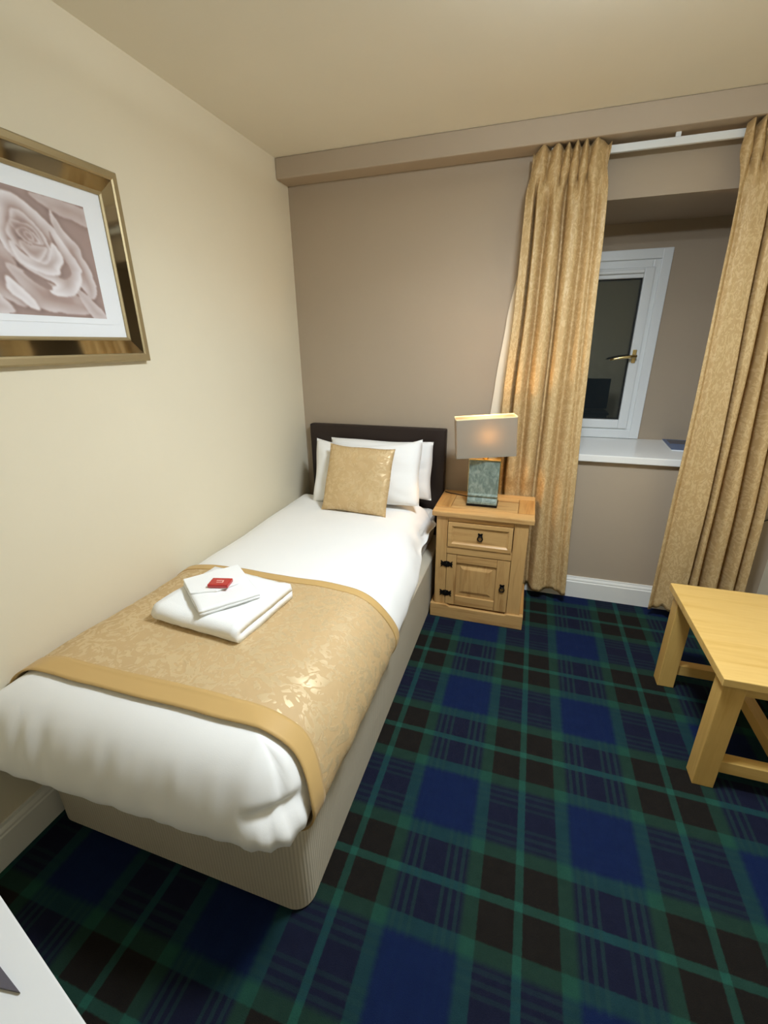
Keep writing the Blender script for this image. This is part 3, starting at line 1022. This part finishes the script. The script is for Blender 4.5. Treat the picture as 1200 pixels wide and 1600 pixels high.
def curtain(name, left, right, grooves, pleats, y_front, y_back, label, seed, hem):
    nu, nv = 150, 96
    ztop, zbot = 2.338, .048
    vs, uvs = [], []
    for j in range(nv + 1):
        v = j / nv
        for i in range(nu + 1):
            u = i / nu
            # hooked heading: little peaks between the pleats
            ph = u * pleats + .30 * math.sin(u * 9 + seed) + .10 * math.sin(u * 23 + seed)
            peak = abs((ph % 1.) - .5) * 2
            zt = ztop - .018 * (1 - peak) ** 1.5 - .010 * (noise.noise(Vector((u * 8, seed, 0))) + .5)
            zb = zbot + hem(u)
            z = zt + (zb - zt) * v
            xl, xr = interp(left, z), interp(right, z)
            uu = u + .012 * math.sin(u * 2 * PI * pleats * .5 + seed) * sstep(1.9, 2.2, z) * u * (1 - u) * 4
            x = xl + (xr - xl) * uu
            # long folds: grooves cut back from the front face
            g = 0.
            for (c, wdt, dep) in grooves:
                cc = c + .02 * math.sin(z * 2.1 + c * 20 + seed) * (c * (1 - c) * 4)
                q = (u - cc) / wdt
                g += dep * math.exp(-q * q)
            g += .07 * (.5 + .5 * math.sin(u * 24 + seed + .8 * math.sin(z * 3 + u * 5)))
            g += .10 * noise.noise(Vector((u * 7 + seed, z * 1.1, 2.)))
            g = max(0, min(1, g))
            # heading pleats
            hp = .5 - .5 * math.cos(2 * PI * ph)
            k = sstep(2.06, 2.25, z)
            pinch = math.exp(-((z - 2.235) / .045) ** 2)
            depth = (y_back - y_front)
            free = max(sstep(.66, .80, z), sstep(1.508, 1.545, x))
            yf = y_front + .046 * (1 - free)
            depth = (y_back - yf)
            y = (yf + depth * g) * (1 - k) + k * (-.118 + .042 * hp) + .006 * pinch
            x += .010 * math.sin(2 * PI * ph) * pinch
            y += .0025 * noise.noise(Vector((u * 16, z * 4 + seed, 0)))
            y = min(y, y_back - k * .046)
            vs.append((x, y, z)); uvs.append((u * .85, z))
    me = bpy.data.meshes.new(name)
    me.from_pydata(vs, [], grid_faces(nu, nv))
    uv = me.uv_layers.new(name='UVMap')
    for lp in me.loops:
        uv.data[lp.index].uv = uvs[lp.vertex_index]
    o = link_obj(name, me, M_curtain, None, ((left[-1][1] + right[-1][1]) / 2, -.06, zbot), True)
    so = o.modifiers.new('thickness', 'SOLIDIFY'); so.thickness = .003; so.offset = 1
    return tag(o, label, 'curtain', None)

cL = curtain('curtain', [(2.33, 1.325), (2.15, 1.305), (1.9, 1.302), (1.67, 1.298), (1.22, 1.278), (.7, 1.268), (.05, 1.30)],
             [(2.33, 1.648), (1.9, 1.668), (1.2, 1.690), (.6, 1.712), (.05, 1.738)],
             [(.12, .015, 1.1), (.30, .045, .65), (.50, .050, .45), (.505, .018, .8), (.74, .05, .45), (.90, .03, .25)], 7, -.130, -.031,
             'gold damask curtain hanging beside the nightstand with cream lining showing', 1.3,
             lambda u: .012 + .035 * math.exp(-((u - .82) / .07) ** 2))
cR = curtain('curtain', [(2.33, 2.150), (1.9, 2.165), (1.0, 2.180), (.05, 2.185)],
             [(2.33, 2.46), (1.9, 2.50), (1.2, 2.56), (.6, 2.60), (.05, 2.62)],
             [(.07, .03, .2), (.40, .015, 1.1), (.57, .040, .9), (.75, .040, 1.), (.92, .02, .7)], 6, -.135, -.034,
             'gold damask curtain hanging behind the oak coffee table', 4.7,
             lambda u: .008 + .030 * math.exp(-((u - .16) / .05) ** 2))
# cream lining swinging out behind the wall-side edge of the first curtain
def lining():
    nu, nv = 8, 60
    vs = []
    for j in range(nv + 1):
        z = 2.28 - (2.28 - .09) * j / nv
        e = interp([(2.28, 1.335), (1.95, 1.318), (1.62, 1.258), (1.28, 1.222), (1.1, 1.207), (.6, 1.215), (.09, 1.24)], z)
        for i in range(nu + 1):
            u = i / nu
            vs.append((e + .10 * u, -.0205 + .0012 * math.sin(u * 6 + z * 3), z))
    o = mesh('lining', vs, grid_faces(nu, nv), M_lining, cL, None, True)
    o['label'] = 'cream lining cloth'
lining()

rail = thing('curtain_rail', 'white plastic curtain rail fixed under the taupe beam', 'curtain rail', (1.95, -.06, 2.286))
box('track', 1.36, 2.60, -.066, -.048, 2.286, 2.316, M_upvc, rail, bev=.003)
for bx_ in (1.40, 1.90, 2.46):
    box('bracket', bx_, bx_ + .02, -.064, -.050, 2.316, BZ, M_upvc, rail, bev=.001)

# dark cable on the wall beyond the second curtain
cb = tube('wall_cable', [(2.54, -.012, .545), (2.60, -.012, .573), (2.65, -.012, .606), (2.69, -.012, .628), (2.715, -.014, .640), (2.7265, -.03, .648), (2.7265, -.12, .66)], .0032, M_hair, None, (2.6, -.012, .545))
tag(cb, 'thin dark cable fixed to the wall beside the curtain behind the coffee table', 'cable')

# ------------------------------------------------------------------ coffee table
TX0, TX1, TY0, TY1, TZ = 2.104, 2.700, -1.255, -.615, .481
ct = thing('coffee_table', 'honey oak coffee table with square legs and low stretchers', 'table', ((TX0 + TX1) / 2, (TY0 + TY1) / 2, 0))
box('tabletop', TX0, TX1, TY0, TY1, TZ - .030, TZ, M_oak_x, ct, bev=.003)
lg = .067
lys = ((TY0 + .012, TY0 + .012 + lg), (TY1 - .045 - lg, TY1 - .045))
lxs = ((TX0 + .010, TX0 + .010 + lg), (TX1 - .010 - lg, TX1 - .010))
for (a, b) in lxs:
    for (c, d) in lys:
        box('leg', a, b, c, d, 0, TZ - .030, M_oak_z, ct, bev=.003)
for (c, d) in lys:
    box('apron', lxs[0][1], lxs[1][0], c + .012, c + .034, TZ - .072, TZ - .030, M_oak_x, ct, bev=.001)
    box('stretcher', lxs[0][1], lxs[1][0], c + .012, d - .012, .068, .118, M_oak_x, ct, bev=.002)
for (a, b) in lxs:
    box('apron', a + .020, a + .042, lys[0][1], lys[1][0], TZ - .060, TZ - .030, M_oak_y, ct, bev=.001)
box('stretcher', (TX0 + TX1) / 2 - .022, (TX0 + TX1) / 2 + .022, lys[0][1] - .012, lys[1][0] + .012, .068, .118, M_oak_y, ct, bev=.002)

# ------------------------------------------------------------------ framed rose print
PY1, PY0, PZ0, PZ1 = -1.246, -1.956, 1.452, 2.046          # outer frame on the left wall
pic = thing('framed_print', 'framed print of a pale pink rose with white mount and mirrored gold frame', 'picture', (0.002, (PY0 + PY1) / 2, PZ0))
def mitre(name, k0, x0, k1, x1, mt, parent, extra=None, closed_back=True):
    """four mitred strips between inset k0 (at depth x0) and inset k1 (at depth x1)"""
    def ring(k): return [(PY0 + k, PZ0 + k), (PY1 - k, PZ0 + k), (PY1 - k, PZ1 - k), (PY0 + k, PZ1 - k)]
    A, B = ring(k0), ring(k1)
    for i in range(4):
        j = (i + 1) % 4
        sec = [(A[i], A[j], .003), (A[i], A[j], x0)]
        if extra:
            for k, x in extra:
                R = ring(k); sec.append((R[i], R[j], x))
        sec += [(B[i], B[j], x1), (B[i], B[j], .003)]
        vs = []
        for p, q, x in sec: vs.append((x, p[0], p[1]))
        for p, q, x in sec: vs.append((x, q[0], q[1]))
        n = len(sec)
        fs = [(a, (a + 1) % n, n + (a + 1) % n, n + a) for a in range(n)] + [tuple(range(n)), tuple(range(2 * n - 1, n - 1, -1))]
        mesh(name, vs, fs, mt, parent)
mitre('frame_side', 0, .022, .028, .026, M_bronze, pic, extra=[(.006, .029), (.022, .029)])
mitre('mirror_slip', .0285, .0245, .071, .020, M_mirror, pic)
mitre('inner_lip', .0715, .022, .082, .020, M_bronze, pic, extra=[(.076, .0235)])
box('mount_board', .003, .015, PY0 + .082, PY1 - .082, PZ0 + .082, PZ1 - .082, M_matbd, pic, bev=0)
mb = mitre('mount_step', .122, .0165, .150, .0155, M_matbd, pic)

def rose_print():
    """flat printed picture: coloured per point of a fine grid"""
    # petal outlines in picture units measured from the photograph (right, down); print spans x -300..600, y 400..1210
    W0, W1, H0, H1 = -283., 632., 420., 1215.
    petals = [  # (outline, lightness at heart, edge glow width, edge side weight)
        ([(-283, 420), (632, 420), (632, 1215), (-283, 1215)], .40, 1, 0),
        ([(250, 430), (632, 440), (632, 560), (520, 540), (400, 520)], .62, 40, .3),
        ([(372, 505), (400, 560), (450, 640), (520, 700), (540, 780), (580, 860), (598, 960), (590, 1040), (545, 1078), (500, 1030), (440, 900), (390, 700), (360, 590)], .64, 34, .8),
        ([(-120, 640), (-200, 760), (-230, 900), (-180, 1040), (-60, 1120), (60, 1160), (60, 900), (-20, 760)], .58, 40, .6),
        ([(-283, 900), (-200, 980), (-100, 1080), (-30, 1180), (-60, 1215), (-283, 1215)], .66, 40, .5),
        ([(-10, 900), (60, 1050), (130, 1165), (260, 1190), (420, 1198), (500, 1185), (515, 1140), (430, 1060), (330, 1020), (160, 960)], .60, 40, .6),
        ([(-30, 980), (20, 1010), (90, 1085), (135, 1170), (110, 1185), (30, 1130), (-40, 1060)], .95, 26, .2),
        ([(430, 1040), (470, 1020), (560, 1100), (632, 1180), (632, 1215), (520, 1215)], .66, 36, .4),
        ([(10, 600), (20, 520), (70, 470), (150, 466), (230, 510), (320, 580), (375, 640), (430, 735), (480, 815), (508, 880), (492, 905), (490, 965), (440, 1035), (380, 1070), (300, 1075), (240, 1060), (238, 1025), (290, 1000), (200, 960), (90, 900), (10, 800), (-20, 700)], .68, 42, 1.),
        ([(330, 640), (380, 800), (420, 870), (415, 920), (350, 955), (300, 900), (330, 760)], .34, 30, 0),
        ([(100, 930), (180, 950), (250, 1010), (235, 1040), (150, 1000), (90, 950)], .32, 20, 0),
        ([(48, 770), (70, 760), (110, 820), (200, 850), (290, 800), (330, 720), (370, 770), (385, 830), (345, 890), (330, 930), (240, 938), (140, 912), (70, 860)], .72, 30, 1.),
        ([(120, 560), (180, 570), (240, 620), (290, 690), (310, 770), (290, 840), (240, 870), (170, 850), (110, 800), (60, 750), (48, 700), (80, 640)], .60, 24, 1.),
        ([(120, 740), (180, 760), (270, 755), (282, 780), (250, 830), (200, 862), (150, 840), (118, 790)], .66, 16, .8),
        ([(80, 640), (120, 628), (210, 640), (250, 690), (272, 745), (230, 750), (190, 735), (150, 740), (120, 720), (100, 690)], .56, 14, .9),
        ([(108, 690), (150, 660), (200, 670), (240, 710), (250, 745), (180, 755), (140, 740)], .60, 10, 1.),
        ([(150, 690), (190, 684), (215, 715), (200, 735), (165, 725)], .50, 8, 1.),
    ]
    def smooth_poly(pl):
        n = len(pl); out = []
        for i in range(n):
            p0, p1, p2, p3 = pl[i - 1], pl[i], pl[(i + 1) % n], pl[(i + 2) % n]
            for k in range(4):
                t = k / 4
                out.append(tuple(.5 * ((2 * b) + (c - a) * t + (2 * a - 5 * b + 4 * c - d) * t * t + (-a + 3 * b - 3 * c + d) * t ** 3) for a, b, c, d in zip(p0, p1, p2, p3)))
        return out
    pet = [(smooth_poly(p) if i else p, l, wd, e) for i, (p, l, wd, e) in enumerate(petals)]
    boxes = [(min(q[0] for q in p), max(q[0] for q in p), min(q[1] for q in p), max(q[1] for q in p)) for p, _, _, _ in pet]
    def inside(pl, x, y):
        c = False; j = len(pl) - 1
        for i in range(len(pl)):
            xi, yi = pl[i]; xj, yj = pl[j]
            if (yi > y) != (yj > y) and x < (xj - xi) * (y - yi) / (yj - yi) + xi: c = not c
            j = i
        return c
    def dist(pl, x, y):
        best = 1e9; j = len(pl) - 1
        for i in range(len(pl)):
            ax, ay = pl[j]; bx_, by_ = pl[i]
            dx, dy = bx_ - ax, by_ - ay
            t = max(0, min(1, ((x - ax) * dx + (y - ay) * dy) / (dx * dx + dy * dy + 1e-9)))
            d = (x - ax - t * dx) ** 2 + (y - ay - t * dy) ** 2
            if d < best: best = d
            j = i
        return math.sqrt(best)
    nu, nv = 176, 152
    y0, y1, z0, z1 = PY0 + .150, PY1 - .150, PZ0 + .140, PZ1 - .128
    dark, mid, light = (lin(106, 84, 78), lin(176, 152, 144), lin(236, 230, 232))
    vs, cols, Ls = [], [], []
    for j in range(nv + 1):
        for i in range(nu + 1):
            a, b = i / nu, j / nv
            vs.append((.0162, y0 + (y1 - y0) * a, z1 + (z0 - z1) * b))
            X, Y = W0 + (W1 - W0) * a, H0 + (H1 - H0) * b
            X += 6 * noise.noise(Vector((X * .02, Y * .02, 1))); Y += 6 * noise.noise(Vector((X * .02, Y * .02, 4)))
            L = .4
            for (pl, l, wd, e), bb in zip(pet, boxes):
                if wd <= 1: L = l; continue
                if not (bb[0] - 40 <= X <= bb[1] + 40 and bb[2] - 40 <= Y <= bb[3] + 40): continue
                if not inside(pl, X, Y):
                    if e > .1:
                        d = dist(pl, X, Y)
                        if d < 45: L -= .17 * math.exp(-(d / 20.) ** 1.3)      # petal in front throws a darker edge in the print
                else:
                    d = dist(pl, X, Y) if wd > 1 else 999
                    L = l - .20 * (1 - math.exp(-(d / (wd * 2.0)) ** 2)) * (1 if e > .1 else 0) + .40 * e * math.exp(-(d / (wd * 1.25)) ** 1.2) * (.75 + .5 * noise.noise(Vector((X * .008, Y * .008, 3 + l))))
                    L += .05 * noise.noise(Vector((X * .012, Y * .012, l * 9)))
            Ls.append(max(0, min(1, L)))
    W_ = nu + 1
    for _ in range(2):                                   # soft focus
        B = list(Ls)
        for j in range(1, nv):
            for i in range(1, nu):
                k = j * W_ + i
                Ls[k] = (4 * B[k] + 2 * (B[k - 1] + B[k + 1] + B[k - W_] + B[k + W_]) + B[k - W_ - 1] + B[k - W_ + 1] + B[k + W_ - 1] + B[k + W_ + 1]) / 16
    if True:
        for L in Ls:
            if L < .5: c = [dark[k] + (mid[k] - dark[k]) * L / .5 for k in range(3)]
            else: c = [mid[k] + (light[k] - mid[k]) * (L - .5) / .5 for k in range(3)]
            cols.append(c)
    me = bpy.data.meshes.new('rose_picture')
    me.from_pydata(vs, [], grid_faces(nu, nv))
    at_ = me.color_attributes.new('print', 'FLOAT_COLOR', 'POINT')
    at_.data.foreach_set('color', [q for c in cols for q in (c[0], c[1], c[2], 1.0)])
    m = mat('rose_print_ink', (1, 1, 1, 1), .5)
    nt = m.node_tree
    an = nt.nodes.new('ShaderNodeVertexColor'); an.layer_name = 'print'
    nt.links.new(an.outputs['Color'], nt.nodes['Principled BSDF'].inputs['Base Color'])
    o = link_obj('rose_picture', me, m, pic)
    o['label'] = 'printed close-up of a pale pink rose'
rose_print()

# ------------------------------------------------------------------ white table beside the camera
AN = math.radians(-14.3)
TD = Matrix.Translation((.99, -2.521, 0)) @ Matrix.Rotation(AN, 4, 'Z')
dt = thing('side_table', 'plain white table close beside the foot of the bed', 'table', tuple(TD @ Vector((-.2, -.35, 0))))
def tbox(name, x0, x1, y0, y1, z0, z1, m, par, bev=.003):
    bm = bmesh.new(); bm_box(bm, x0, x1, y0, y1, z0, z1, bev, 2, TD)
    return from_bm(name, bm, m, par)
M_desk = mat('white_laminate', lin(222, 222, 220), .4)
tbox('tabletop', -.44, .07, -.62, 0, .722, .75, M_desk, dt, .002)
for a in (-.42, .01):
    for b in (-.60, -.06):
        tbox('leg', a, a + .04, b, b + .04, 0, .722, M_desk, dt)
tbox('apron', -.38, .01, -.058, -.04, .66, .722, M_desk, dt)
tri = [(.888, -2.526), (.66, -2.482), (.70, -2.557)]
lf = prism('folded_card', tri, 'z', .7502, .754, mat('dark_grey_card', lin(88, 84, 92), .5), None, (.75, -2.52, .7502), .0004)
tag(lf, 'dark grey pointed card lying on the white table', 'card')

# ------------------------------------------------------------------ television on a dark chest behind the camera (mirrored in the pane)
ch = thing('dark_chest', 'dark brown chest of drawers carrying the television, mirrored in the window', 'chest', (2.1, -3.25, 0))
M_dk = mat('dark_stained_wood', lin(40, 32, 27), .4)
box('body', 1.76, 2.44, FY + .02, -3.02, .05, .56, M_dk, ch, bev=.004)
box('plinth', 1.78, 2.42, FY + .04, -3.04, 0, .05, M_dk, ch, bev=.002)
box('top', 1.74, 2.46, FY + .02, -3.0, .56, .585, M_dk, ch, bev=.004)
for z in (.07, .235, .40):
    d_ = box('drawer', 1.78, 2.42, -3.02, -3.005, z, z + .15, M_dk, ch, bev=.003)
    for x in (1.93, 2.25):
        lathe('knob', [(.001, z + .06), (.012, z + .062), (.014, z + .075), (.012, z + .088), (.001, z + .09)], x, -2.992, M_brass, d_, n=12)
tv = thing('television', 'black flat television standing on the dark chest, mirrored in the window', 'television', (2.1, -3.2, .585))
box('screen', 1.78, 2.44, -3.16, -3.13, .63, 1.03, mat('black_screen', lin(10, 10, 11), .15), tv, bev=.004)
box('stand', 1.98, 2.24, -3.23, -3.06, .586, .596, M_black, tv, bev=.002)
box('neck', 2.06, 2.16, -3.165, -3.145, .596, .65, M_black, tv, bev=.002)

for o in bpy.data.objects:
    if '_org' in o: del o['_org']
